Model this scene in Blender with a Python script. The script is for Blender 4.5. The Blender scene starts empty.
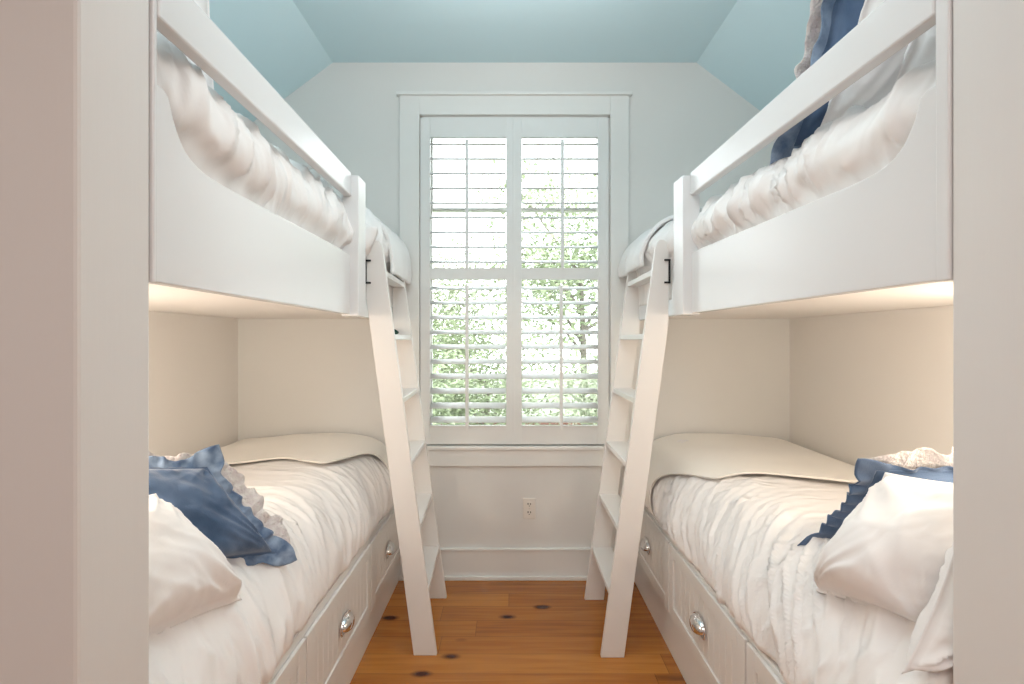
import bpy, bmesh, math, random
from mathutils import Vector, Matrix, noise as NZ
random.seed(7)
scn = bpy.context.scene
COL = scn.collection
PI = math.pi

# ------------------------------------------------------------ materials
def mat(name, base, rough=.5, metal=0., spec=.5, sheen=0., coat=0.):
    m = bpy.data.materials.new(name); m.use_nodes = True
    b = m.node_tree.nodes['Principled BSDF']
    b.inputs['Base Color'].default_value = (*base, 1)
    b.inputs['Roughness'].default_value = rough
    b.inputs['Metallic'].default_value = metal
    b.inputs['Specular IOR Level'].default_value = spec
    b.inputs['Sheen Weight'].default_value = sheen
    b.inputs['Coat Weight'].default_value = coat
    return m
def nodes(m):
    nt = m.node_tree
    return nt, nt.nodes, nt.links, nt.nodes['Principled BSDF']
def add_bump(m, scale, strength, dist=.002, stretch=(1,1,1), detail=3):
    nt, N, L, b = nodes(m)
    tc = N.new('ShaderNodeTexCoord'); mp = N.new('ShaderNodeMapping'); mp.inputs['Scale'].default_value = stretch
    nz = N.new('ShaderNodeTexNoise'); nz.inputs['Scale'].default_value = scale; nz.inputs['Detail'].default_value = detail
    bp = N.new('ShaderNodeBump'); bp.inputs['Strength'].default_value = strength; bp.inputs['Distance'].default_value = dist
    L.new(tc.outputs['Object'], mp.inputs[0]); L.new(mp.outputs[0], nz.inputs['Vector'])
    L.new(nz.outputs['Fac'], bp.inputs['Height']); L.new(bp.outputs[0], b.inputs['Normal'])
    return nz
def fabric_relief(m, scale, stretch, dist, strength=1.):
    nt, N, L, b = nodes(m)
    tc = N.new('ShaderNodeTexCoord'); mp = N.new('ShaderNodeMapping'); mp.inputs['Scale'].default_value = stretch
    wn = N.new('ShaderNodeTexNoise'); wn.inputs['Scale'].default_value = 4; wn.inputs['Detail'].default_value = 2
    mx = N.new('ShaderNodeVectorMath'); mx.operation = 'MULTIPLY_ADD'; mx.inputs[1].default_value = (.12,.12,.12)
    nz = N.new('ShaderNodeTexNoise'); nz.noise_type = 'RIDGED_MULTIFRACTAL'; nz.inputs['Scale'].default_value = scale; nz.inputs['Detail'].default_value = 2.5; nz.inputs['Roughness'].default_value = .4
    bp = N.new('ShaderNodeBump'); bp.inputs['Strength'].default_value = strength; bp.inputs['Distance'].default_value = dist
    L.new(tc.outputs['Object'], wn.inputs['Vector']); L.new(wn.outputs['Color'], mx.inputs[0]); L.new(tc.outputs['Object'], mx.inputs[2])
    L.new(mx.outputs[0], mp.inputs[0]); L.new(mp.outputs[0], nz.inputs['Vector']); L.new(nz.outputs['Fac'], bp.inputs['Height']); L.new(bp.outputs[0], b.inputs['Normal'])
def vary(m, c1, c2, scale, stretch=(1,1,1), detail=3):
    nt, N, L, b = nodes(m)
    tc = N.new('ShaderNodeTexCoord'); mp = N.new('ShaderNodeMapping'); mp.inputs['Scale'].default_value = stretch
    nz = N.new('ShaderNodeTexNoise'); nz.inputs['Scale'].default_value = scale; nz.inputs['Detail'].default_value = detail
    cr = N.new('ShaderNodeValToRGB')
    cr.color_ramp.elements[0].position = .35; cr.color_ramp.elements[0].color = (*c1, 1)
    cr.color_ramp.elements[1].position = .65; cr.color_ramp.elements[1].color = (*c2, 1)
    L.new(tc.outputs['Object'], mp.inputs[0]); L.new(mp.outputs[0], nz.inputs['Vector'])
    L.new(nz.outputs['Fac'], cr.inputs[0]); L.new(cr.outputs[0], b.inputs['Base Color'])

M = {}
M['wall'] = mat('wall_paint', (.775,.77,.75), .75); add_bump(M['wall'], 60, .12, .001)
M['alcove'] = mat('alcove_paint', (.87,.837,.80), .75); add_bump(M['alcove'], 60, .12, .001)
M['ceiling'] = mat('blue_ceiling_paint', (.60,.77,.82), .8); add_bump(M['ceiling'], 50, .1, .001)
M['jamb'] = mat('jamb_paint', (.76,.74,.725), .55); add_bump(M['jamb'], 18, .12, .002, (4,4,.35))
M['trim'] = mat('trim_paint', (.82,.82,.80), .38)
M['bed'] = mat('bed_paint', (.80,.805,.815), .26); add_bump(M['bed'], 9, .05, .002, (1,1,1))
M['drawer'] = mat('drawer_paint', (.80,.79,.77), .3)
M['ladder'] = mat('ladder_paint', (.81,.79,.77), .32)
M['shutter'] = mat('shutter_paint', (.80,.81,.80), .38)
M['chrome'] = mat('chrome', (.82,.82,.83), .12, 1.)
M['black'] = mat('black_metal', (.02,.02,.022), .4, .6)
M['green'] = mat('dark_green_glass', (.012,.06,.05), .1)
M['plate'] = mat('outlet_plastic', (.82,.79,.74), .3)
M['slot'] = mat('outlet_slot', (.05,.04,.035), .6)
M['linen'] = mat('white_linen', (.895,.87,.86), .85, sheen=.25); fabric_relief(M['linen'], 15, (.45,1.4,.35), .016)
M['cotton'] = mat('white_cotton', (.90,.885,.885), .85, sheen=.25); fabric_relief(M['cotton'], 11, (1,1,.6), .010)
M['matelasse'] = mat('cream_blanket', (.885,.85,.79), .9, sheen=.3); add_bump(M['matelasse'], 260, .5, .003)
M['throw'] = mat('white_throw', (.92,.915,.915), .9, sheen=.3); add_bump(M['throw'], 200, .6, .004)
M['denim'] = mat('denim_blue', (.095,.17,.29), .85, sheen=.4); vary(M['denim'], (.040,.085,.17), (.105,.17,.29), 9); add_bump(M['denim'], 300, .4, .002)
M['denim_light'] = mat('washed_denim', (.20,.31,.47), .85, sheen=.4); vary(M['denim_light'], (.08,.14,.25), (.30,.40,.55), 22)
M['lace'] = mat('lace', (.78,.70,.64), .9, sheen=.3); vary(M['lace'], (.74,.67,.67), (.90,.87,.84), 42); add_bump(M['lace'], 120, .9, .012)

def floor_mat():
    m = mat('pine_boards', (.5,.25,.08), .24, coat=.15)
    nt, N, L, b = nodes(m)
    tc = N.new('ShaderNodeTexCoord'); sx = N.new('ShaderNodeSeparateXYZ'); L.new(tc.outputs['Object'], sx.inputs[0])
    def mth(op, a, bb=None, c=None):
        n = N.new('ShaderNodeMath'); n.operation = op
        for i, v in enumerate((a, bb, c)):
            if v is None: continue
            if isinstance(v, (int, float)): n.inputs[i].default_value = v
            else: L.new(v, n.inputs[i])
        return n.outputs[0]
    W = .131
    yb = mth('DIVIDE', mth('ADD', sx.outputs['Y'], .03), W); row = mth('FLOOR', yb); fy = mth('FRACT', yb)
    wn = N.new('ShaderNodeTexWhiteNoise'); wn.noise_dimensions = '1D'; L.new(row, wn.inputs['W'])
    xs = mth('DIVIDE', mth('ADD', sx.outputs['X'], mth('MULTIPLY', wn.outputs['Value'], 7.3)), 1.9)
    seg = mth('FLOOR', xs); fx = mth('FRACT', xs)
    wn2 = N.new('ShaderNodeTexWhiteNoise'); wn2.noise_dimensions = '2D'
    cv = N.new('ShaderNodeCombineXYZ'); L.new(row, cv.inputs[0]); L.new(seg, cv.inputs[1]); L.new(cv.outputs[0], wn2.inputs['Vector'])
    # grain coordinates, shifted per board
    gc = N.new('ShaderNodeCombineXYZ')
    L.new(mth('ADD', mth('MULTIPLY', sx.outputs['X'], 1.6), mth('MULTIPLY', wn2.outputs['Value'], 31)), gc.inputs[0])
    L.new(mth('MULTIPLY', sx.outputs['Y'], 26), gc.inputs[1])
    g = N.new('ShaderNodeTexNoise'); g.inputs['Scale'].default_value = 1.6; g.inputs['Detail'].default_value = 6; g.inputs['Distortion'].default_value = .5
    L.new(gc.outputs[0], g.inputs['Vector'])
    val = mth('ADD', mth('MULTIPLY', g.outputs['Fac'], .75), mth('MULTIPLY', wn2.outputs['Value'], .40))
    cr = N.new('ShaderNodeValToRGB'); e = cr.color_ramp.elements
    e[0].position = .22; e[0].color = (.15,.042,.008,1)
    e[1].position = .85; e[1].color = (.54,.215,.036,1)
    k = cr.color_ramp.elements.new(.48); k.color = (.38,.125,.016,1)
    L.new(val, cr.inputs[0])
    # knots
    kc = N.new('ShaderNodeCombineXYZ'); L.new(mth('ADD', mth('MULTIPLY', sx.outputs['X'], 2.9), .4), kc.inputs[0]); L.new(mth('MULTIPLY', sx.outputs['Y'], 6.0), kc.inputs[1])
    vo = N.new('ShaderNodeTexVoronoi'); vo.inputs['Scale'].default_value = 1.; L.new(kc.outputs[0], vo.inputs['Vector'])
    kr = N.new('ShaderNodeValToRGB'); kr.color_ramp.elements[0].position = .075; kr.color_ramp.elements[0].color = (.12,.03,.008,1)
    kr.color_ramp.elements[1].position = .16; kr.color_ramp.elements[1].color = (1,1,1,1)
    L.new(vo.outputs['Distance'], kr.inputs[0])
    mx = N.new('ShaderNodeMixRGB'); mx.blend_type = 'MULTIPLY'; mx.inputs[0].default_value = 1
    L.new(cr.outputs[0], mx.inputs[1]); L.new(kr.outputs[0], mx.inputs[2])
    # joints
    jy = mth('MULTIPLY', mth('GREATER_THAN', fy, .012), mth('LESS_THAN', fy, .988))
    jx = mth('GREATER_THAN', fx, .0015)
    j = mth('ADD', mth('MULTIPLY', mth('MULTIPLY', jy, jx), .4), .6)
    cj = N.new('ShaderNodeCombineXYZ')
    for q in range(3): L.new(j, cj.inputs[q])
    m2 = N.new('ShaderNodeMixRGB'); m2.blend_type = 'MULTIPLY'; m2.inputs[0].default_value = 1
    L.new(mx.outputs[0], m2.inputs[1]); L.new(cj.outputs[0], m2.inputs[2]); L.new(m2.outputs[0], b.inputs['Base Color'])
    bp = N.new('ShaderNodeBump'); bp.inputs['Strength'].default_value = .25; bp.inputs['Distance'].default_value = .002
    L.new(mth('MULTIPLY', jy, jx), bp.inputs['Height']); L.new(bp.outputs[0], b.inputs['Normal'])
    return m
M['floor'] = floor_mat()
def glass_mat():
    m = bpy.data.materials.new('window_glass'); m.use_nodes = True; nt = m.node_tree; N, L = nt.nodes, nt.links
    N.clear(); o = N.new('ShaderNodeOutputMaterial'); t = N.new('ShaderNodeBsdfTransparent'); g = N.new('ShaderNodeBsdfGlossy')
    t.inputs[0].default_value = (.96,.975,.97,1); g.inputs['Roughness'].default_value = .02
    f = N.new('ShaderNodeFresnel'); f.inputs[0].default_value = 1.45; x = N.new('ShaderNodeMixShader')
    L.new(f.outputs[0], x.inputs[0]); L.new(t.outputs[0], x.inputs[1]); L.new(g.outputs[0], x.inputs[2]); L.new(x.outputs[0], o.inputs[0])
    return m
M['glass'] = glass_mat()
M['bark'] = mat('bark', (.20,.18,.15), .9)
def leaf_mat(name, c1, c2):
    m = mat(name, c1, .6); vary(m, c1, c2, 3.); return m
M['leaf_a'] = leaf_mat('leaf_green', (.21,.26,.14), (.29,.34,.20))
M['leaf_b'] = leaf_mat('leaf_pale', (.25,.29,.18), (.33,.36,.25))
M['grass'] = leaf_mat('lawn', (.13,.16,.10), (.18,.19,.12))
M['brick'] = mat('terracotta_wall', (.22,.10,.07), .9)

# ------------------------------------------------------------ helpers
def link(name, me, m, parent=None):
    o = bpy.data.objects.new(name, me); COL.objects.link(o)
    if m is not None:
        for q in (m if isinstance(m, (list, tuple)) else [m]): me.materials.append(q)
    if parent is not None: o.parent = parent
    return o
def obj(name, bm, m, parent=None, smooth=False, bevel=0., seg=2):
    me = bpy.data.meshes.new(name)
    bmesh.ops.recalc_face_normals(bm, faces=bm.faces[:])
    bm.to_mesh(me); bm.free()
    if smooth: me.polygons.foreach_set('use_smooth', [True]*len(me.polygons))
    o = link(name, me, m, parent)
    if bevel:
        bv = o.modifiers.new('bevel', 'BEVEL'); bv.width = bevel; bv.segments = seg; bv.limit_method = 'ANGLE'; bv.angle_limit = .6
    return o
def empty(name, loc=(0,0,0), parent=None):
    o = bpy.data.objects.new(name, None); COL.objects.link(o); o.location = loc
    if parent is not None: o.parent = parent
    bpy.context.view_layer.update()
    return o
def tag(o, label=None, cat=None, group=None, kind=None):
    if label: o['label'] = label
    if cat: o['category'] = cat
    if group: o['group'] = group
    if kind: o['kind'] = kind
    return o
def struct(o): o['kind'] = 'structure'; return o
def B(bm, x0, x1, y0, y1, z0, z1):
    x0, x1 = sorted((x0,x1)); y0, y1 = sorted((y0,y1)); z0, z1 = sorted((z0,z1))
    v = [bm.verts.new(p) for p in ((x0,y0,z0),(x1,y0,z0),(x1,y1,z0),(x0,y1,z0),(x0,y0,z1),(x1,y0,z1),(x1,y1,z1),(x0,y1,z1))]
    for f in ((0,3,2,1),(4,5,6,7),(0,1,5,4),(1,2,6,5),(2,3,7,6),(3,0,4,7)): bm.faces.new([v[i] for i in f])
def box(name, m, dims, parent=None, bevel=.003):
    bm = bmesh.new(); B(bm, *dims); return obj(name, bm, m, parent, bevel=bevel)
def prism(bm, pts0, pts1):
    a = [bm.verts.new(p) for p in pts0]; b = [bm.verts.new(p) for p in pts1]
    bm.faces.new(a); bm.faces.new(b[::-1]); n = len(a)
    for i in range(n): bm.faces.new((a[i], b[i], b[(i+1)%n], a[(i+1)%n]))
def reparent_local(parent, loc):
    """thing's origin at its base: shift children meshes so world positions stay"""
    parent.location = loc
    for c in parent.children: c.location = c.location - Vector(loc)
def ridge(x): return 1 - abs(x)*2
def N3(x, y, z=0.): return NZ.noise(Vector((x, y, z)))

# ------------------------------------------------------------ camera
cam = bpy.data.cameras.new('camera'); co = bpy.data.objects.new('camera', cam); COL.objects.link(co)
cam.sensor_width = 36; cam.lens = 500/1024*36; cam.clip_start = .02
co.location = (0,0,1.375); co.rotation_euler = (PI/2,0,0); cam.shift_y = -1/1024
scn.camera = co

# ------------------------------------------------------------ room shell
XL, XR, YB, YF = -1.59, 1.61, 2.90, .893
ZC, ZS = 2.99, 2.58
XCL, XCR = -1.04, 1.07
bm = bmesh.new(); B(bm, -2.3, 2.3, -2.0, 3.05, -.08, 0); struct(obj('floor', bm, M['floor']))
# back wall with the window opening
WX0, WX1, WZ0, WZ1 = -.532, .566, .770, 2.678
bm = bmesh.new()
for d in ((XL-.1, WX0, YB, 3.05, 0, 3.1), (WX1, XR+.1, YB, 3.05, 0, 3.1), (WX0, WX1, YB, 3.05, 0, WZ0), (WX0, WX1, YB, 3.05, WZ1, 3.1)): B(bm, *d)
struct(obj('wall_back', bm, M['wall']))
struct(box('wall_left', M['alcove'], (XL-.12, XL, YF, YB, 0, ZS+.02), bevel=0))
struct(box('wall_right', M['alcove'], (XR, XR+.12, YF, YB, 0, ZS+.02), bevel=0))
bm = bmesh.new()
for pr in ([(XL-.12,ZS-.09),(XCL,ZC),(XCL,ZC+.1),(XL-.12,ZS+.01)], [(XCL,ZC),(XCR,ZC),(XCR,ZC+.1),(XCL,ZC+.1)], [(XCR,ZC),(XR+.12,ZS-.09),(XR+.12,ZS+.01),(XCR,ZC+.1)]):
    prism(bm, [(x, YF-.2, z) for x, z in pr], [(x, YB+.1, z) for x, z in pr])
bmesh.ops.remove_doubles(bm, verts=bm.verts[:], dist=1e-4)
struct(obj('ceiling', bm, M['ceiling']))
# the wall with the wide cased opening the camera looks through
struct(box('wall_front_left', M['jamb'], (-2.3, -.645, .742, .892, 0, 3.1), bevel=.006))
struct(box('wall_front_right', M['jamb'], (.785, 2.3, .70, .892, 0, 3.1), bevel=.004))
struct(box('wall_front_header', M['jamb'], (-.645, .785, .742, .892, 2.32, 3.1), bevel=.004))
# hall behind the camera
bm = bmesh.new(); B(bm, -2.4,-2.3,-2,.75,0,2.7); B(bm, 2.3,2.4,-2,.75,0,2.7); B(bm, -2.4,2.4,-2.1,-2,0,2.7)
struct(obj('wall_hall', bm, M['wall']))
struct(box('ceiling_hall', M['wall'], (-2.4,2.4,-2.1,.742,2.7,2.8), bevel=0))
# baseboard with cap and shoe
bm = bmesh.new(); x0, x1 = -.66, .71
B(bm, x0, x1, YB-.018, YB, 0, .165); B(bm, x0, x1, YB-.024, YB, .165, .178); B(bm, x0, x1, YB-.034, YB-.018, 0, .022)
struct(obj('baseboard_back', bm, M['trim'], bevel=.003))

# ------------------------------------------------------------ window
w = struct(empty('window_1', (0,YB,WZ0)))
def wpart(name, boxes, m, bevel=.002, parent=None):
    bm = bmesh.new()
    for d in boxes: B(bm, *d)
    o = obj(name, bm, m, parent or w, bevel=bevel); o.location = (0,-YB,-WZ0) if parent is None else (0,0,0)
    return o
CX0, CX1 = -.648, .674
wpart('window_casing', [(CX0, WX0-.002, YB-.02, YB, WZ0, 2.79), (WX1+.002, CX1, YB-.02, YB, WZ0, 2.79), (WX0-.002, WX1+.002, YB-.02, YB, WZ1+.002, 2.79), (CX0-.016, CX1+.016, YB-.034, YB, 2.79, 2.808)], M['trim'], .003)
wpart('window_jamb', [(WX0-.001, WX0+.012, YB+.004, 3.06, WZ0, WZ1), (WX1-.012, WX1+.001, YB+.004, 3.06, WZ0, WZ1), (WX0, WX1, YB+.004, 3.06, WZ1-.012, WZ1+.001)], M['trim'], 0)
wpart('window_sill', [(WX0-.0, WX1+.0, YB-.02, 3.10, WZ0-.02, WZ0), (CX0, CX1, YB-.03, YB, WZ0-.022, WZ0-.002)], M['trim'], .003)
wpart('window_apron', [(CX0, CX1, YB-.018, YB, .652, WZ0-.022)], M['trim'], .003)
s0, s1 = WX0+.012, WX1-.012; zm = 2.165
wpart('upper_sash', [(s0,s0+.04,3.025,3.055,zm,WZ1-.012),(s1-.04,s1,3.025,3.055,zm,WZ1-.012),(s0,s1,3.025,3.055,WZ1-.05,WZ1-.012),(s0,s1,3.025,3.055,zm-.007,zm+.007)], M['trim'])
wpart('lower_sash', [(s0,s0+.04,2.99,3.02,WZ0,zm),(s1-.04,s1,2.99,3.02,WZ0,zm),(s0,s1,2.99,3.02,zm-.007,zm+.007),(s0,s1,2.99,3.02,WZ0,WZ0+.06)], M['trim'])
wpart('pane', [(s0+.04,s1-.04,3.039,3.042,zm+.007,WZ1-.05)], M['glass'], 0)
wpart('pane', [(s0+.04,s1-.04,3.004,3.007,WZ0+.06,zm-.007)], M['glass'], 0)

# shutters: two hinged panels
YS = YB - .016
PXM = (YB-.01)/500
def px(p): return (p-512)*PXM
def pz(p): return 1.375-(p-341)*PXM
def shutter(xa, xb, ia, ib, rod_u, rod_l, label):
    r = empty('plantation_shutter', (px((xa+xb)/2), YS, WZ0))
    off = -Vector(r.location)
    def p(name, bm, bevel=.0015, smooth=False):
        o = obj(name, bm, M['shutter'], r, bevel=bevel, smooth=smooth); o.location = off; return o
    y0, y1 = YS, YS+.028
    zt, zb = pz(118.2), pz(444.3); X0, X1, I0, I1 = px(xa), px(xb), px(ia), px(ib)
    for a, b in ((X0, I0), (I1, X1)):
        bm = bmesh.new(); B(bm, a, b, y0, y1, zb, zt); p('stile', bm)
    if xa < 500:
        bm = bmesh.new(); B(bm, px(512.6), px(514.8), y0-.004, y0+.001, zb, zt); p('astragal', bm, .001)
    for n, a, b in (('top_rail', pz(137.5), zt), ('middle_rail', pz(279.5), pz(268)), ('bottom_rail', zb, pz(425.5))):
        bm = bmesh.new(); B(bm, I0, I1, y0+.001, y1-.001, a, b); p(n, bm)
    til = math.radians(17); hw = .041
    def louver(zedge):
        zc = zedge + hw*math.sin(til); yc = YS+.016
        bm = bmesh.new(); n = 14; A = []; Bq = []
        for k in range(n):
            t = 2*PI*k/n; u = hw*math.cos(t); v = .0062*math.sin(t)
            y = yc + u*math.cos(til) - v*math.sin(til); z = zc + u*math.sin(til) + v*math.cos(til)
            A.append((I0+.002, y, z)); Bq.append((I1-.002, y, z))
        prism(bm, A, Bq); o = p('louver', bm, 0, False)
        for f in o.data.polygons: f.use_smooth = len(f.vertices) == 4
    s = 14.72
    for k in range(9): louver(pz(145.8+s*k))
    for k in range(10): louver(pz(290+s*k) if k < 9 else pz(290+s*k)+.004)
    for rx, a, b in ((rod_u, 142, 270), (rod_l, 286, 428)):
        bm = bmesh.new(); yy = YS+.016-hw*math.cos(til)-.007
        B(bm, px(rx)-.0095, px(rx)+.0095, yy-.006, yy+.004, pz(b), pz(a)); p('tilt_rod', bm, .002)
    tag(r, label, 'shutter', 'plantation shutters in the window')
shutter(420.6, 513.4, 430.2, 506.2, 467.4, 467.6, 'white louvered plantation shutter, the left panel of the window pair')
shutter(513.9, 608.4, 521.8, 597.8, 561.8, 560.6, 'white louvered plantation shutter, the right panel of the window pair')

# ------------------------------------------------------------ outlet
r = empty('wall_outlet', (.0998, YB, .34)); off = -Vector(r.location)
cx, cz = .0998, .405
def op(name, bm, m, bevel=0., smooth=False, parent=None):
    o = obj(name, bm, m, parent or r, bevel=bevel, smooth=smooth)
    o.location = off if parent is None else (0,0,0); return o
bm = bmesh.new(); B(bm, cx-.037, cx+.037, YB-.006, YB, cz-.060, cz+.060); op('cover_plate', bm, M['plate'], .003)
for dz in (.024, -.024):
    bm = bmesh.new(); n = 20
    pts = [(cx+.0165*max(-1,min(1,1.15*math.cos(2*PI*k/n))), cz+dz+.0145*max(-1,min(1,1.15*math.sin(2*PI*k/n)))) for k in range(n)]
    prism(bm, [(x,YB-.0085,z) for x,z in pts], [(x,YB-.005,z) for x,z in pts]); so = op('socket', bm, M['plate'])
    bm = bmesh.new()
    for sx_, h in ((-.007,.0105),(.007,.009)): B(bm, cx+sx_-.0028, cx+sx_+.0028, YB-.0092, YB-.008, cz+dz-.001, cz+dz-.001+h)
    B(bm, cx-.003, cx+.003, YB-.0092, YB-.008, cz+dz-.0105, cz+dz-.006); op('socket_slot', bm, M['slot'], parent=so)
bm = bmesh.new(); bmesh.ops.create_uvsphere(bm, u_segments=10, v_segments=6, radius=.003, matrix=Matrix.Translation((cx,YB-.006,cz))); op('screw', bm, M['chrome'])
tag(r, 'ivory duplex wall outlet below the window above the baseboard', 'outlet')

# ------------------------------------------------------------ beds
def spline(pts, n):
    """Catmull-Rom, resampled by arc length"""
    P = [Vector(p) for p in pts]; P = [P[0]*2-P[1]] + P + [P[-1]*2-P[-2]]; out = []
    for i in range(1, len(P)-2):
        for k in range(30):
            t = k/30; a, b, c, d = P[i-1], P[i], P[i+1], P[i+2]
            out.append(.5*((2*b)+(c-a)*t+(2*a-5*b+4*c-d)*t*t+(3*b-a-3*c+d)*t**3))
    out.append(P[-2]); L = [0]
    for a, b in zip(out, out[1:]): L.append(L[-1]+(b-a).length)
    res = []; j = 0
    for k in range(n):
        tt = L[-1]*k/(n-1)
        while j < len(L)-2 and L[j+1] < tt: j += 1
        f = (tt-L[j])/max(1e-9, L[j+1]-L[j]); res.append(out[j].lerp(out[j+1], min(1, f)))
    return res, L[-1]

def aL(Y): return .645
def aR(Y): return .842-.064*Y
SIDE = {'left': dict(s=-1, low=.645, up=aL, wall=1.59, deck=.485, dtop=.456, dbot=.146, yb=(2.27,1.553), rail=(1.961,1.952,2.063,2.045)),
        'right': dict(s=1, low=.694, up=aR, wall=1.61, deck=.507, dtop=.494, dbot=.184, yb=(2.19,1.47), rail=(1.976,1.955,2.085,2.045))}

def cup_pull(parent, s, a, yc, zc):
    # open-bottomed dome: half ellipsoid bulging out of the drawer face
    bm = bmesh.new(); W, H, P = .056, .040, .030; nu, nv = 20, 10; g = []
    for j in range(nv+1):
        ph = PI*j/nv*.62            # from the rim on top down over the front
        row = []
        for i in range(nu+1):
            th = -1 + 2*i/nu
            wv = math.sqrt(max(0, 1-th*th*.999))
            y = yc + W*th
            out = P*wv*math.sin(ph)
            z = zc + H*wv*math.cos(ph)*.9 + .006
            row.append(bm.verts.new((s*(a-out), y, z)))
        g.append(row)
    for j in range(nv):
        for i in range(nu): bm.faces.new((g[j][i], g[j][i+1], g[j+1][i+1], g[j+1][i]))
    n = 28                                                              # backing rim on the face
    ring = [[bm.verts.new((s*(a-d), yc+(W+e)*math.cos(2*PI*k/n), zc+.006+(H*.92+e)*max(-.62, math.sin(2*PI*k/n)))) for k in range(n)] for e, d in ((.004,.0005),(.003,.003),(-.001,.003))]
    for q in range(2):
        for k in range(n): bm.faces.new((ring[q][k], ring[q][(k+1)%n], ring[q+1][(k+1)%n], ring[q+1][k]))
    o = obj('cup_handle', bm, M['chrome'], parent, smooth=True)
    so = o.modifiers.new('shell', 'SOLIDIFY'); so.thickness = .0022; so.offset = 0
    o['label'] = 'polished chrome cup pull'
    return o

def drawer(parent, s, a, y0, y1, z0, z1):
    """a = |x| of the front plane; the drawer stands proud of the frame by .018"""
    t = .012; fr = .052; bm = bmesh.new()
    for d in ((y0,y0+fr,z0,z1),(y1-fr,y1,z0,z1),(y0+fr,y1-fr,z1-fr,z1),(y0+fr,y1-fr,z0,z0+fr)): B(bm, s*a, s*(a+t), *d)
    o = obj('drawer', bm, M['drawer'], parent, bevel=.0025)
    bm = bmesh.new(); ya, yb = y0+fr, y1-fr; n = max(3, round((yb-ya)/.048)); st = (yb-ya)/n; pr = []
    for k in range(n):
        p0 = ya+k*st
        pr += [(p0+.004, .006), (p0+st-.004, .006), (p0+st, .0085)]
    pr = [(ya, .010)] + pr
    f = [(s*(a+d), y) for y, d in pr]
    lo = [bm.verts.new((x, y, z0+fr)) for x, y in f]; hi = [bm.verts.new((x, y, z1-fr)) for x, y in f]
    for k in range(len(f)-1): bm.faces.new((lo[k], lo[k+1], hi[k+1], hi[k]))
    obj('drawer_panel', bm, M['drawer'], o)
    cup_pull(o, s, a, (y0+y1)/2, (z0+z1)/2-.012)
    return o

def lower_bed(side):
    c = SIDE[side]; s, a, wa = c['s'], c['low'], c['wall']-.002
    r = empty('lower_bunk_bed', (s*(a+.45), 1.89, 0)); off = -Vector(r.location)
    bm = bmesh.new(); fa = a+.005
    y0, y1 = YF+.001, YB-.001
    B(bm, s*fa, s*(fa+.02), y0, y1, 0, c['deck'])                       # face board
    B(bm, s*(fa+.02), s*wa, y0, y0+.02, 0, c['deck']-.02); B(bm, s*(fa+.02), s*wa, y1-.02, y1, 0, c['deck']-.02)
    o = obj('frame', bm, M['drawer'], r, bevel=.002); o.location = off
    o = box('platform', M['drawer'], (s*(fa+.0205), s*wa, y0, y1, c['deck']-.02, c['deck']-.001), r); o.location = off
    g = .0045; ya, yb2 = c['yb']; L = ya-yb2
    for (d0, d1) in ((ya+g, y1-.004), (yb2+g, ya-g), (yb2-L+g, yb2-g)):
        d = drawer(r, s, a-.008, d0, d1, c['dbot'], c['dtop']); d.location = off
    tag(r, f'white painted lower bunk bed with three drawers on the {side} of the window', 'bed')
    return r

def upper_bed(side):
    c = SIDE[side]; s, af, wa = c['s'], c['up'], c['wall']-.002
    r = empty('upper_bunk_bed', (s*(af(1.5)+.45), 1.89, 1.48)); off = -Vector(r.location)
    def P(Y, z, d): return (s*(af(Y)+d), Y, z)
    def slab(name, pts, d0, d1, bevel=.003):
        bm = bmesh.new(); prism(bm, [P(y,z,d0) for y,z in pts], [P(y,z,d1) for y,z in pts])
        o = obj(name, bm, M['bed'], r, bevel=bevel); o.location = off; return o
    zb, zl, zh = (1.481, 1.722, 1.845) if side == 'left' else (1.486, 1.728, 1.850)
    y0, yp = (.904 if side == 'left' else .921), 1.99
    sh = 0 if side == 'left' else .016
    pts = [(y0, zb), (yp, zb), (yp, zl), (1.30, zl)]
    cv, _ = spline([(1.20+sh, zl), (1.10+sh, zl+.001), (1.03+sh, zl+.008), (.985+sh, zl+.030), (.955+sh, zl+.072), (.940+sh, zl+.112), (.925+sh, zl+.120)], 18)
    pts += [(q.x, q.y) for q in cv] + [(y0, zl+.120)]
    slab('front_panel', pts, 0, .026)
    slab('foot_panel', [(2.09, zb), (YB-.001, zb), (YB-.001, 1.70), (2.09, 1.70)], .002, .026)
    slab('guard_rail', [(y0, c['rail'][0]), (yp, c['rail'][1]), (yp, c['rail'][3]), (y0, c['rail'][2])], -.006, .026, .005)
    slab('post', [(yp, zb-.006), (2.09, zb-.006), (2.09, 2.036), (yp, 2.036)], -.034, .034, .004)
    slab('head_post', [(YF+.001, zb-.002), (y0, zb-.002), (y0, 2.45), (YF+.001, 2.45)], -.004, .034, .003)
    bm = bmesh.new(); q0 = [(s*(af(YF)+.027), YF+.001), (s*wa, YF+.001), (s*wa, YB-.001), (s*(af(YB)+.027), YB-.001)]
    prism(bm, [(x,y,1.505) for x,y in q0], [(x,y,1.545) for x,y in q0]); o = obj('platform', bm, M['alcove'], r); o.location = off
    tag(r, f'white painted upper bunk with scooped front panel and guard rail, {side} side', 'bed')
    return r
for sd in ('left','right'): lower_bed(sd); upper_bed(sd)

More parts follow.
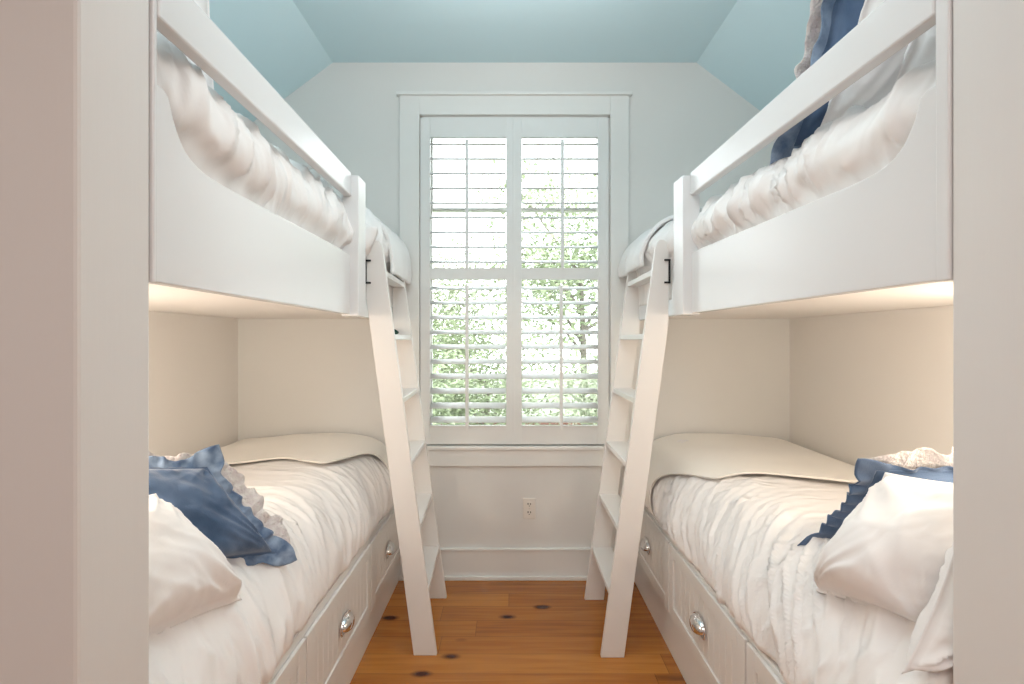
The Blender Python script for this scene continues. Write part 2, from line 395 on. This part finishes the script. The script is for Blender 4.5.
# ------------------------------------------------------------ ladders
def ladder(side, y0, y1, xb, xfar):
    s = SIDE[side]['s']; sl = .133; wd = .101
    r = empty('bunk_ladder', (s*(xb+.05), (y0+y1)/2, 0)); off = -Vector(r.location)
    lim = .606 if side == 'left' else .650
    ztop = 1.815
    def ai(z): return xb+sl*z
    xb0 = xb
    for a, b, xb in ((y0, y0+.021, xb0), (y1-.021, y1, xfar)):
        nm = 'stile'
        pts = [(ai(0), 0), (ai(0)+wd, 0)]
        L = lim+.03
        zc = (L-wd-xb)/sl
        pts += [(L, zc), (L, ztop-.035), (L-.006, ztop-.012), (L-.022, ztop)]
        at = ai(ztop)
        pts += [(at+.014, ztop), (at+.004, ztop-.012), (ai(ztop-.035), ztop-.035)]
        bm = bmesh.new(); prism(bm, [(s*x, a, z) for x, z in pts], [(s*x, b, z) for x, z in pts])
        o = obj(nm, bm, M['ladder'], r, bevel=.0025); o.location = off
    xb = xb0
    for k in range(1, 7):
        z = .281*k; d = .105 if k < 6 else .085
        if k == 6: d = min(.085, lim+.028-ai(z)-.004)
        bm = bmesh.new(); e = xfar-xb0; q = [(ai(z)+.002, y0+.0215), (ai(z)+d, y0+.0215), (ai(z)+d, y1-.0215), (ai(z)+.002+e, y1-.0215)]
        prism(bm, [(s*x, y, z-.024) for x, y in q], [(s*x, y, z) for x, y in q]); o = obj('tread', bm, M['ladder'], r, bevel=.003); o.location = off
    bm = bmesh.new()
    B(bm, s*(lim+.031), s*(lim+.037), y0-.004, y0+.008, 1.625, 1.73); B(bm, s*(lim+.010), s*(lim+.037), y0-.006, y0-.0005, 1.722, 1.73); B(bm, s*(lim+.010), s*(lim+.037), y0-.006, y0-.0005, 1.625, 1.633)
    o = obj('hook', bm, M['black'], r, bevel=.001); o.location = off; o['label'] = 'black metal hook'
    tag(r, f'white bunk ladder with flat treads leaning on the {side} upper bunk', 'ladder')
ladder('left', 2.185, 2.69, .329, .350)
ladder('right', 2.17, 2.675, .386, .386)

# ------------------------------------------------------------ bedding
def sweep(name, prof, n, ylo, yhi, ny, s, disp, m, front=None, closed=True, base_a=0., solid=0., wall=1.58, zoff=None, rnd=.05):
    """prof: (a, z) from the wall side over the top and down the front. disp(tfrac, arc, Y, a, z)->metres along normal.
    front(Y): shift of the front (fades towards the wall)"""
    pr, Ltot = spline(prof, n)
    nor = []
    for k in range(n):
        d = (pr[min(n-1,k+1)]-pr[max(0,k-1)]).normalized(); nor.append(Vector((d.y, -d.x)))   # (a, z) outward for a decreasing
    # orientation: going from wall (large a) to front (small a): up is outward
    top = max(range(n), key=lambda k: pr[k].y)
    if nor[top].y < 0: nor = [-q for q in nor]
    bm = bmesh.new(); G = []
    a_w, a_f = wall, min(p[0] for p in prof)
    for i in range(ny):
        v = i/(ny-1); row = []
        for k in range(n):
            t = k/(n-1); a, z = pr[k]
            lo, hi = (ylo(t, a) if callable(ylo) else ylo), (yhi(t, a) if callable(yhi) else yhi)
            Y = lo+(hi-lo)*v
            dd = disp(t, t*Ltot, Y, a, z)
            dd *= max(0., min(1., (1.572-a)/.08)) if a > 1.45 else 1.
            e = min(v*(hi-lo), (1-v)*(hi-lo))
            if closed and e < rnd:                                     # rounded ends
                q = 1-e/rnd; dd -= rnd*.55*(1-math.sqrt(max(0,1-q*q)))
            a2, z2 = a+nor[k].x*dd, z+nor[k].y*dd
            if front: a2 += front(Y)*max(0, min(1, (a_w-a)/(a_w-a_f)))
            if zoff: z2 += zoff(Y, a)
            row.append(bm.verts.new((s*a2, Y, z2)))
        G.append(row)
    for i in range(ny-1):
        for k in range(n-1): bm.faces.new((G[i][k], G[i][k+1], G[i+1][k+1], G[i+1][k]))
    if closed:
        for i in range(ny-1): bm.faces.new((G[i][0], G[i+1][0], G[i+1][n-1], G[i][n-1]))
        bm.faces.new(G[0]); bm.faces.new(G[-1][::-1])
    o = obj(name, bm, m, smooth=True)
    if solid:
        md = o.modifiers.new('thick', 'SOLIDIFY'); md.thickness = solid; md.offset = 1
        md.use_rim = True
    return o

def smooth01(x): x = max(0, min(1, x)); return x*x*(3-2*x)

def wrinkle(seed, amp, edge_t, fine=1., skew=.25):
    def sharp(x): x = max(0, ridge(x)); return x*x*x
    def f(t, arc, Y, a, z):
        m = smooth01((t-(edge_t-.32))/.26)*(1-.5*smooth01((t-.95)/.05))   # strongest over the roll
        wy = Y + skew*(t-edge_t)*1.2 + .07*N3(Y*2.1, arc*2.6, seed) + .010*N3(Y*5, arc*5, seed+1)
        loc = .55+.9*N3(Y*2.6, arc*2., seed+50)                            # folds bunch up in places
        w = .35*(sharp(N3(wy*6*fine, arc*1.3, seed+3.1))-.2) + .80*loc*(sharp(N3(wy*13*fine, arc*1.9, seed+9.7))-.2) + .50*loc*(sharp(N3(wy*27*fine, arc*4, seed+5.))-.2)
        soft = .5*N3(Y*3.1, arc*3.4, seed+20)+.3*N3(Y*7, arc*7, seed+22)
        d1 = N3((Y+arc*.8)*5, (Y-arc)*1.6, seed+31); d2 = N3((Y-arc*.6)*8, (Y+arc)*2.4, seed+37)
        flat = .25*sharp(d1) + .22*sharp(d2)
        return amp*(w*m + soft*.45*min(1,.022/amp) + flat*(.30+.4*m))
    return f

# lower duvets (each drapes its mattress)
def low_prof(c, dz=0., front=0.):
    a = c['low']+front; d = c['deck']
    return [(1.570, d+.002), (1.574, .66), (1.570, .765+dz), (1.50, .79+dz), (1.25, .80+dz), (1.02, .805+dz), (a+.22, .80+dz), (a+.12, .765+dz), (a+.045, .69+dz), (a+.008, .61), (a+.000, .55), (a+.002, d+.016), (a+.03, d+.002)]
cl, cr_ = SIDE['left'], SIDE['right']
d = sweep('duvet', low_prof(cl), 150, YF+.01, 2.87, 300, -1, wrinkle(1.3, .024, .80, 1.0), M['linen'])
tag(d, 'rumpled white duvet on the lower left bunk', 'duvet')
d = sweep('duvet', low_prof(cr_), 150, YF+.01, 2.87, 330, 1, wrinkle(5.9, .032, .76, 1.3, .7), M['linen'])
tag(d, 'heavily wrinkled white duvet on the lower right bunk', 'duvet')

# cream blankets over the foot of the lower beds
def blanket_disp(seed, amp):
    def f(t, arc, Y, a, z):
        return .010 + amp*(N3(Y*2.4, arc*2.6, seed)*.8+.35*N3(Y*6, arc*5, seed+4)) + amp*1.0*math.exp(-((Y-2.72)/.16)**2)*math.exp(-((arc-.46)/.16)**2)
    return f
def bl_prof(c):
    a = c['low']; return [(1.565, .74), (1.56, .79), (1.50, .806), (1.25, .814), (1.02, .82), (a+.22, .815), (a+.12, .785), (a+.040, .705), (a+.004, .615), (a+.002, .555), (a+.02, c['deck']+.006)]
yl = lambda t, a: 2.30 + .34*smooth01((.86-a)/.14) + .05*math.sin(t*15+1.2) + .03*N3(t*4, 2.)
d = sweep('blanket', bl_prof(cl), 90, yl, 2.868, 70, -1, blanket_disp(2.2, .022), M['matelasse'], closed=False, solid=.008)
tag(d, 'cream coverlet spread over the foot of the lower left bunk', 'blanket')
yr = lambda t, a: 2.46 - .0*t - .40*smooth01((a-.70)/.16) - .14*smooth01((a-1.0)/.4) + .015*math.sin(t*9)
d = sweep('blanket', bl_prof(cr_), 90, yr, 2.868, 90, 1, blanket_disp(7.2, .016), M['matelasse'], closed=False, solid=.008)
tag(d, 'cream coverlet spread over the foot of the lower right bunk', 'blanket')

# upper duvets: stuffed behind the panel, bulging over it
def up_prof(h): # relative: a measured from front plane, .64 = left plane
    a = .645
    return [(1.570, 1.548), (1.572, 1.80), (1.55, 1.90+h), (1.40, 1.955+h), (1.10, 1.975+h), (a+.20, 1.97+h), (a+.10, 1.955+h), (a+.045, 1.91+h), (a+.012, 1.85+h*.6), (a+.008, 1.79), (a+.030, 1.735), (a+.040, 1.68), (a+.045, 1.548)]
def up_front(base):
    def f(Y): return base(Y)-.645 + .030*(1-smooth01((Y-.96)/.12)) - .045*smooth01((Y-2.10)/.12)
    return f
def up_disp(seed, amp):
    g = wrinkle(seed, amp, .70, 1.2, .30)
    def f(t, arc, Y, a, z):
        m = smooth01((t-.45)/.1)*(1-smooth01((z<1.73)*1.0))
        return g(t, arc, Y, a, z)*(1. if z > 1.765 else max(0, (z-1.725)/.04))
    return f
d = sweep('duvet', up_prof(-.005), 150, YF+.04, 2.86, 300, -1, up_disp(11.3, .040), M['linen'], front=up_front(aL), zoff=lambda Y, a: (.012+.045*math.exp(-((Y-.95)/.22)**2))*smooth01((1.5-a)/.5)*smooth01((a-.60)/.1+.2))
tag(d, 'gathered white duvet bulging over the panel of the upper left bunk', 'duvet')
d = sweep('duvet', up_prof(-.045), 150, YF+.04, 2.86, 300, 1, up_disp(16.1, .042), M['linen'], front=up_front(aR), zoff=lambda Y, a: (.010+.02*math.exp(-((Y-.95)/.22)**2))*smooth01((1.5-a)/.5))
tag(d, 'creased white duvet bulging over the panel of the upper right bunk', 'duvet')

# white throws over the foot of the upper beds, hanging at the ladder
def throw(side, dz, seed, hem, label):
    c = SIDE[side]; k = 0 if side == 'left' else .034
    pr = [(1.45, 1.985+dz), (1.1, 1.998+dz), (.85+k, 2.003+dz), (.74+k, 1.995+dz), (.675+k, 1.965+dz), (.625+k, 1.91+dz), (.600+k, 1.84+dz*.6), (.590+k, hem+.05), (.592+k, hem)]
    def disp(t, arc, Y, a, z):
        m = smooth01((t-.45)/.3)
        return -.004 + .014*m*N3(Y*9, arc*3, seed) + .018*N3(Y*3, arc*3, seed+5)
    ylo = lambda t, a: 2.36 + .04*N3(t*5, seed) + .05*smooth01((.68-a)/.08)
    d = sweep('throw_blanket', pr, 90, ylo, lambda t, a: 2.86, 70, c['s'], disp, M['throw'], closed=False, solid=.02, wall=1.45)
    tag(d, label, 'blanket')
throw('left', .0, 3.3, 1.70, 'white throw folded over the foot of the upper left bunk above its ladder')
throw('right', -.035, 8.8, 1.735, 'white throw folded over the foot of the upper right bunk above its ladder')

# ------------------------------------------------------------ pillows
def pillow(name, bl, br, tr, tl, T, m, toward, seed=0., n=57, flange=.06, bow=.07, amp=.013, ruffle=None, sag=.25):
    bl, br, tr, tl = map(Vector, (bl, br, tr, tl)); base = (bl+br)/2
    nrm = (br-bl).cross(tl-bl).normalized()
    ctr = (bl+br+tr+tl)/4
    if nrm.dot(Vector(toward)-ctr) < 0: nrm = -nrm
    def plan(u, v):
        uu = u*(1-bow*(1-v*v)*abs(u)); vv = v*(1-bow*(1-u*u)*abs(v))
        a, b = (uu+1)/2, (vv+1)/2
        return bl*(1-a)*(1-b)+br*a*(1-b)+tr*a*b+tl*(1-a)*b
    def thick(u, v):
        k = 1-flange; uu, vv = u/k, v/k
        q = max(0, 1-uu*uu)*max(0, 1-vv*vv)
        t = (q**.42)*(1-sag*v)
        return t
    bm = bmesh.new(); side = {}
    for sg in (1, -1):
        for i in range(n):
            for j in range(n):
                u, v = -1+2*i/(n-1), -1+2*j/(n-1)
                u = math.sin(u*PI/2)*.35+u*.65; v = math.sin(v*PI/2)*.35+v*.65
                if sg == -1 and (i in (0,n-1) or j in (0,n-1)): side[sg,i,j] = side[1,i,j]; continue
                t = thick(u, v); p = plan(u, v)
                # creases: pulled from corners and across the edges
                cu, cv = (1 if u > 0 else -1), (1 if v > 0 else -1)
                dx, dy = u-cu*1.05, v-cv*1.05; rr = math.hypot(dx, dy); th = math.atan2(dy, dx)
                cr = ridge(N3(th*4.5, rr*.8, seed+cu*3+cv*7+sg*2))*math.exp(-rr*1.1)
                ed = ridge(N3(u*7, v*1.6, seed+sg*5))*math.exp(-(1-abs(v))*5) + ridge(N3(u*1.6, v*7, seed+9+sg))*math.exp(-(1-abs(u))*5)
                big = N3(u*1.4, v*1.4, seed+sg*13)*1.1 + .5*ridge(N3((u+v)*2.2, (u-v)*.9, seed+sg*17))
                w = amp*(1.5*cr+.7*ed+big)*min(1, t*2.5)
                h = max(.0025, T*.5*t + w)
                side[sg,i,j] = bm.verts.new(p+nrm*(sg*h if (i not in (0,n-1) and j not in (0,n-1)) else 0)-base)
    for sg in (1, -1):
        for i in range(n-1):
            for j in range(n-1):
                q = [side[sg,i,j], side[sg,i+1,j], side[sg,i+1,j+1], side[sg,i,j+1]]
                f = bm.faces.new(q if sg == 1 else q[::-1])
                if isinstance(m, (list, tuple)): f.material_index = 0 if sg == 1 else 1
    o = obj(name, bm, m, smooth=True); o.location = base
    for (w_, mat_, rname, back, amp_r, *eg) in (ruffle or ()):
        bm = bmesh.new(); per = []; eg = eg[0] if eg else (1,1,1,1)
        K = 64
        for e in range(4):
            for k in range(K):
                x = -1+2*k/K
                per.append(((x,-1),(1,x),(-x,1),(-1,-x))[e])
        rows = 8; G = []; NP = len(per); sd = seed+back*100
        for q, (u, v) in enumerate(per):
            p = plan(u, v); outd = p-ctr
            pa, pb = plan(*per[(q-1) % NP]), plan(*per[(q+1) % NP]); tan = (pb-pa).normalized(); od = tan.cross(nrm)
            if od.dot(outd) < 0: od = -od
            mix = max(0, (abs(u)*abs(v)-.75)/.25); od = (od*(1-mix)+outd.normalized()*mix).normalized()
            row = []; c1, s1 = math.cos(2*PI*q/NP), math.sin(2*PI*q/NP)
            for r_ in range(rows):
                f = r_/(rows-1)
                wave = amp_r*f*(.45*math.sin(q*.55+9*N3(c1*2, s1*2, sd)) + 1.5*N3(c1*9, s1*9, sd+f*.6))
                x_ = (q % K)/K; e0 = q//K; we = eg[e0]
                if x_ < .08: we = we*(.5+x_/.16)+eg[(e0-1) % 4]*(.5-x_/.16)
                if x_ > .92: we = we*(.5+(1-x_)/.16)+eg[(e0+1) % 4]*(.5-(1-x_)/.16)
                ww = we*w_*(1+.45*N3(c1*5, s1*5, sd+8)+(1.25 if rname == 'ruffle' else .05)*mix)
                row.append(bm.verts.new(p-base+od*(ww*f-.006)+nrm*(wave-back)+tan*.003*f*math.sin(q*.9)))
            G.append(row)
        for q in range(NP):
            for r_ in range(rows-1): bm.faces.new((G[q][r_], G[(q+1)%NP][r_], G[(q+1)%NP][r_+1], G[q][r_+1]))
        ro = obj(rname, bm, mat_, o, smooth=True); sm = ro.modifiers.new('t', 'SOLIDIFY'); sm.thickness = .003; sm.offset = 0
        ro['label'] = {'ruffle': 'frayed blue denim ruffle', 'lace_edging': 'gathered cream lace edging'}[rname]
    return o
CAMP = (0,0,1.375)
# lower left
p = pillow('pillow', (-.78,.95,.755), (-.688,1.275,.715), (-.865,1.215,1.005), (-1.0,.95,1.05), .20, M['cotton'], CAMP, 4.1, sag=.3)
tag(p, 'plump white pillow nearest the doorway on the lower left bunk', 'pillow')
p = pillow('pillow', (-.90,1.24,.78), (-.695,1.48,.745), (-.865,1.42,1.02), (-1.10,1.20,1.09), .17, [M['denim'], M['lace']], CAMP, 2.6, ruffle=[(.030, M['denim_light'], 'ruffle', 0, .013), (.080, M['lace'], 'lace_edging', .016, .014, (.5,1,.55,.6))])
tag(p, 'blue denim pillow with frayed ruffle and lace edging, lower left bunk', 'pillow')
# lower right
p = pillow('pillow', (.765,1.27,.74), (.87,1.01,.765), (1.14,.985,1.08), (.925,1.24,1.05), .27, M['cotton'], CAMP, 6.4, sag=.3)
tag(p, 'plump white pillow leaning on a blue-edged one, lower right bunk', 'pillow')
p = pillow('pillow', (.735,.945,.745), (1.05,.93,.82), (1.10,.93,1.12), (.84,.94,1.01), .10, M['cotton'], CAMP, 8.4)
tag(p, 'white pillow half hidden by the right jamb, lower right bunk', 'pillow')
p = pillow('pillow', (.895,1.44,.79), (1.36,1.42,.80), (1.36,1.24,1.07), (.945,1.30,1.04), .15, [M['denim'], M['lace']], CAMP, 9.7, ruffle=[(.045, M['denim'], 'ruffle', 0, .010, (1,1,.35,1)), (.055, M['lace'], 'lace_edging', .014, .012, (.3,1,1,.25))])
tag(p, 'blue denim pillow with lace edging behind the white one, lower right bunk', 'pillow')
# upper right
p = pillow('pillow', (.84,1.50,1.955), (1.28,1.50,1.955), (1.28,1.26,2.38), (.85,1.28,2.38), .14, [M['denim'], M['lace']], CAMP, 12.7, ruffle=[(.035, M['denim_light'], 'ruffle', 0, .012), (.05, M['lace'], 'lace_edging', .018, .010)])
tag(p, 'blue denim pillow with pale ruffle standing on the upper right bunk', 'pillow')
p = pillow('pillow', (.845,1.38,1.955), (1.30,1.36,1.955), (1.30,1.13,2.36), (.85,1.14,2.34), .18, M['cotton'], CAMP, 13.7)
tag(p, 'white pillow leaning against the blue one, upper right bunk', 'pillow')
p = pillow('pillow', (.875,1.15,1.955), (1.30,1.13,1.955), (1.30,.98,2.34), (.885,.99,2.32), .14, M['cotton'], CAMP, 15.2)
tag(p, 'white pillow nearest the head post, upper right bunk', 'pillow')
# upper left
p = pillow('pillow', (-1.22,1.34,1.975), (-.765,1.29,1.975), (-.752,1.235,2.42), (-1.2,1.2,2.42), .14, M['cotton'], CAMP, 17.2, bow=.02, amp=.005)
tag(p, 'white pillow standing behind the rail of the upper left bunk', 'pillow')

# small dark green thing on the left ladder
bm = bmesh.new(); bmesh.ops.create_icosphere(bm, subdivisions=3, radius=1)
for v in bm.verts:
    x, y, z = v.co; k = 1-.55*max(0, x); v.co = Vector((x*.026, y*.016*k, max(-.55, z)*.022*k+.003*x))
g = obj('glass_trinket', bm, M['green'], smooth=True); g.location = (-.618, 2.62, 1.405+.0122)
tag(g, 'small dark green trinket resting on the fifth tread of the left ladder', 'ornament')

# ------------------------------------------------------------ outside
def tree(x, y, z0, h, rad, nleaf, m, label, seed, trunk=.09, bush=False):
    rn = random.Random(seed)
    r = empty('leafy_shrub' if bush else 'tree', (x, y, z0))
    bm = bmesh.new()
    def limb(p, q, r0, r1):
        d = (q-p).normalized(); u = d.orthogonal().normalized(); v = d.cross(u); A, Bq = [], []
        for k in range(7):
            c_, s_ = math.cos(2*PI*k/7), math.sin(2*PI*k/7)
            A.append(p+(u*c_+v*s_)*r0); Bq.append(q+(u*c_+v*s_)*r1)
        prism(bm, A, Bq)
    top = Vector((rn.uniform(-.2,.2), 0, h*.75)); limb(Vector((0,0,0)), top, trunk, trunk*.35); cl_ = []
    for k in range(9):
        st = Vector((0,0,0)).lerp(top, rn.uniform(.35, .95)); an = rn.uniform(0, 2*PI)
        e = st+Vector((math.cos(an)*rad*.75, math.sin(an)*rad*.6, rn.uniform(.1,.3)*h)); limb(st, e, trunk*.35, trunk*.1); cl_.append(e)
    obj('trunk', bm, M['bark'], r)
    bm = bmesh.new(); cl_.append(top)
    for k in range(14): cl_.append(Vector((rn.uniform(-1,1)*rad*.8, rn.uniform(-1,1)*rad*.6, h*rn.uniform(.35 if not bush else .08, 1.))))
    for k in range(nleaf):
        c = rn.choice(cl_); p = c+Vector((rn.gauss(0,1), rn.gauss(0,1), rn.gauss(0,.8)))*rad*.28
        L = rn.uniform(.04,.075)*(1 if not bush else .8); d = Vector((rn.uniform(-1,1), rn.uniform(-1,1), rn.uniform(-.8,.4))).normalized(); o_ = d.orthogonal().normalized()*L*.36
        bm.faces.new([bm.verts.new(q) for q in (p-d*L, p+o_, p+d*L, p-o_)])
    me = bpy.data.meshes.new('foliage'); bm.to_mesh(me); bm.free(); link('foliage', me, m, r)
    tag(r, label, 'shrub' if bush else 'tree', 'greenery outside the window')
GZ = -1.2
bm = bmesh.new(); B(bm, -25, 25, 3.2, 40, GZ-.2, GZ); struct(obj('floor_yard', bm, M['grass']))
tree(1.15, 7.6, GZ, 5.0, 1.25, 9000, M['leaf_a'], 'leafy tree seen through the right shutter panel', 3)
tree(-2.0, 9.5, GZ, 3.9, 1.6, 8000, M['leaf_b'], 'pale tree seen low through the left shutter panel', 5)
tree(-.4, 8.2, GZ, 2.7, 1.0, 7000, M['leaf_a'], 'green shrub seen through the lower middle of the shutters', 9, bush=True)
tree(1.5, 6.8, GZ, 2.4, .9, 6000, M['leaf_b'], 'pale shrub seen low through the right shutter panel', 12, bush=True)
tree(-1.5, 6.6, GZ, 2.2, .8, 6000, M['leaf_a'], 'green shrub seen low through the left shutter panel', 14, bush=True)
bm = bmesh.new(); B(bm, -6, 7, 11.0, 11.25, GZ, GZ+.75); B(bm, -6.05, 7.05, 10.97, 11.28, GZ+.75, GZ+.82)
tag(obj('garden_wall', bm, M['brick']), 'low terracotta garden wall outside beyond the shrubs', 'wall')

# ------------------------------------------------------------ light
wd = bpy.data.worlds.new('sky'); scn.world = wd; wd.use_nodes = True
bg = wd.node_tree.nodes['Background']; bg.inputs[0].default_value = (.93,.97,1,1); bg.inputs[1].default_value = 8
def lamp(name, typ, loc, power, color, size=.2, rot=(0,0,0), shape=None, sy=None):
    l = bpy.data.lights.new(name, typ); l.energy = power; l.color = color
    if typ == 'AREA':
        l.size = size
        if sy: l.shape = 'RECTANGLE'; l.size_y = sy
    else: l.shadow_soft_size = size
    o = bpy.data.objects.new(name, l); COL.objects.link(o); o.location = loc; o.rotation_euler = rot; return o
lamp('added_room_fill', 'POINT', (0,1.25,2.42), 9, (1,.97,.93), .15)  # added fill for the upper room, no fixture belongs here
lamp('added_ceiling_fill', 'AREA', (0,1.5,2.5), 18, (1,.98,.97), .5, (PI,0,0))  # invented upward light, put in to brighten the ceiling more than the walls
lamp('added_hall_fill', 'AREA', (0,-1.1,2.66), 40, (1,.955,.935), 1.6, sy=1.2)  # unseen fill added behind the camera for the jambs and beds
lamp('reading_lamp', 'POINT', (-1.25,1.08,1.34), 12, (1,.885,.74), .08)
lamp('reading_lamp', 'POINT', (1.3,1.08,1.34), 11, (1,.875,.715), .08)

vs = scn.view_settings; vs.view_transform = 'Standard'; vs.look = 'None'; vs.gamma = 1; vs.use_curve_mapping = False; vs.exposure = -0.34
scn.cycles.use_denoising = True
scn.cycles.max_bounces = 10; scn.cycles.diffuse_bounces = 6; scn.cycles.transparent_max_bounces = 12
scn.cycles.sample_clamp_indirect = 8
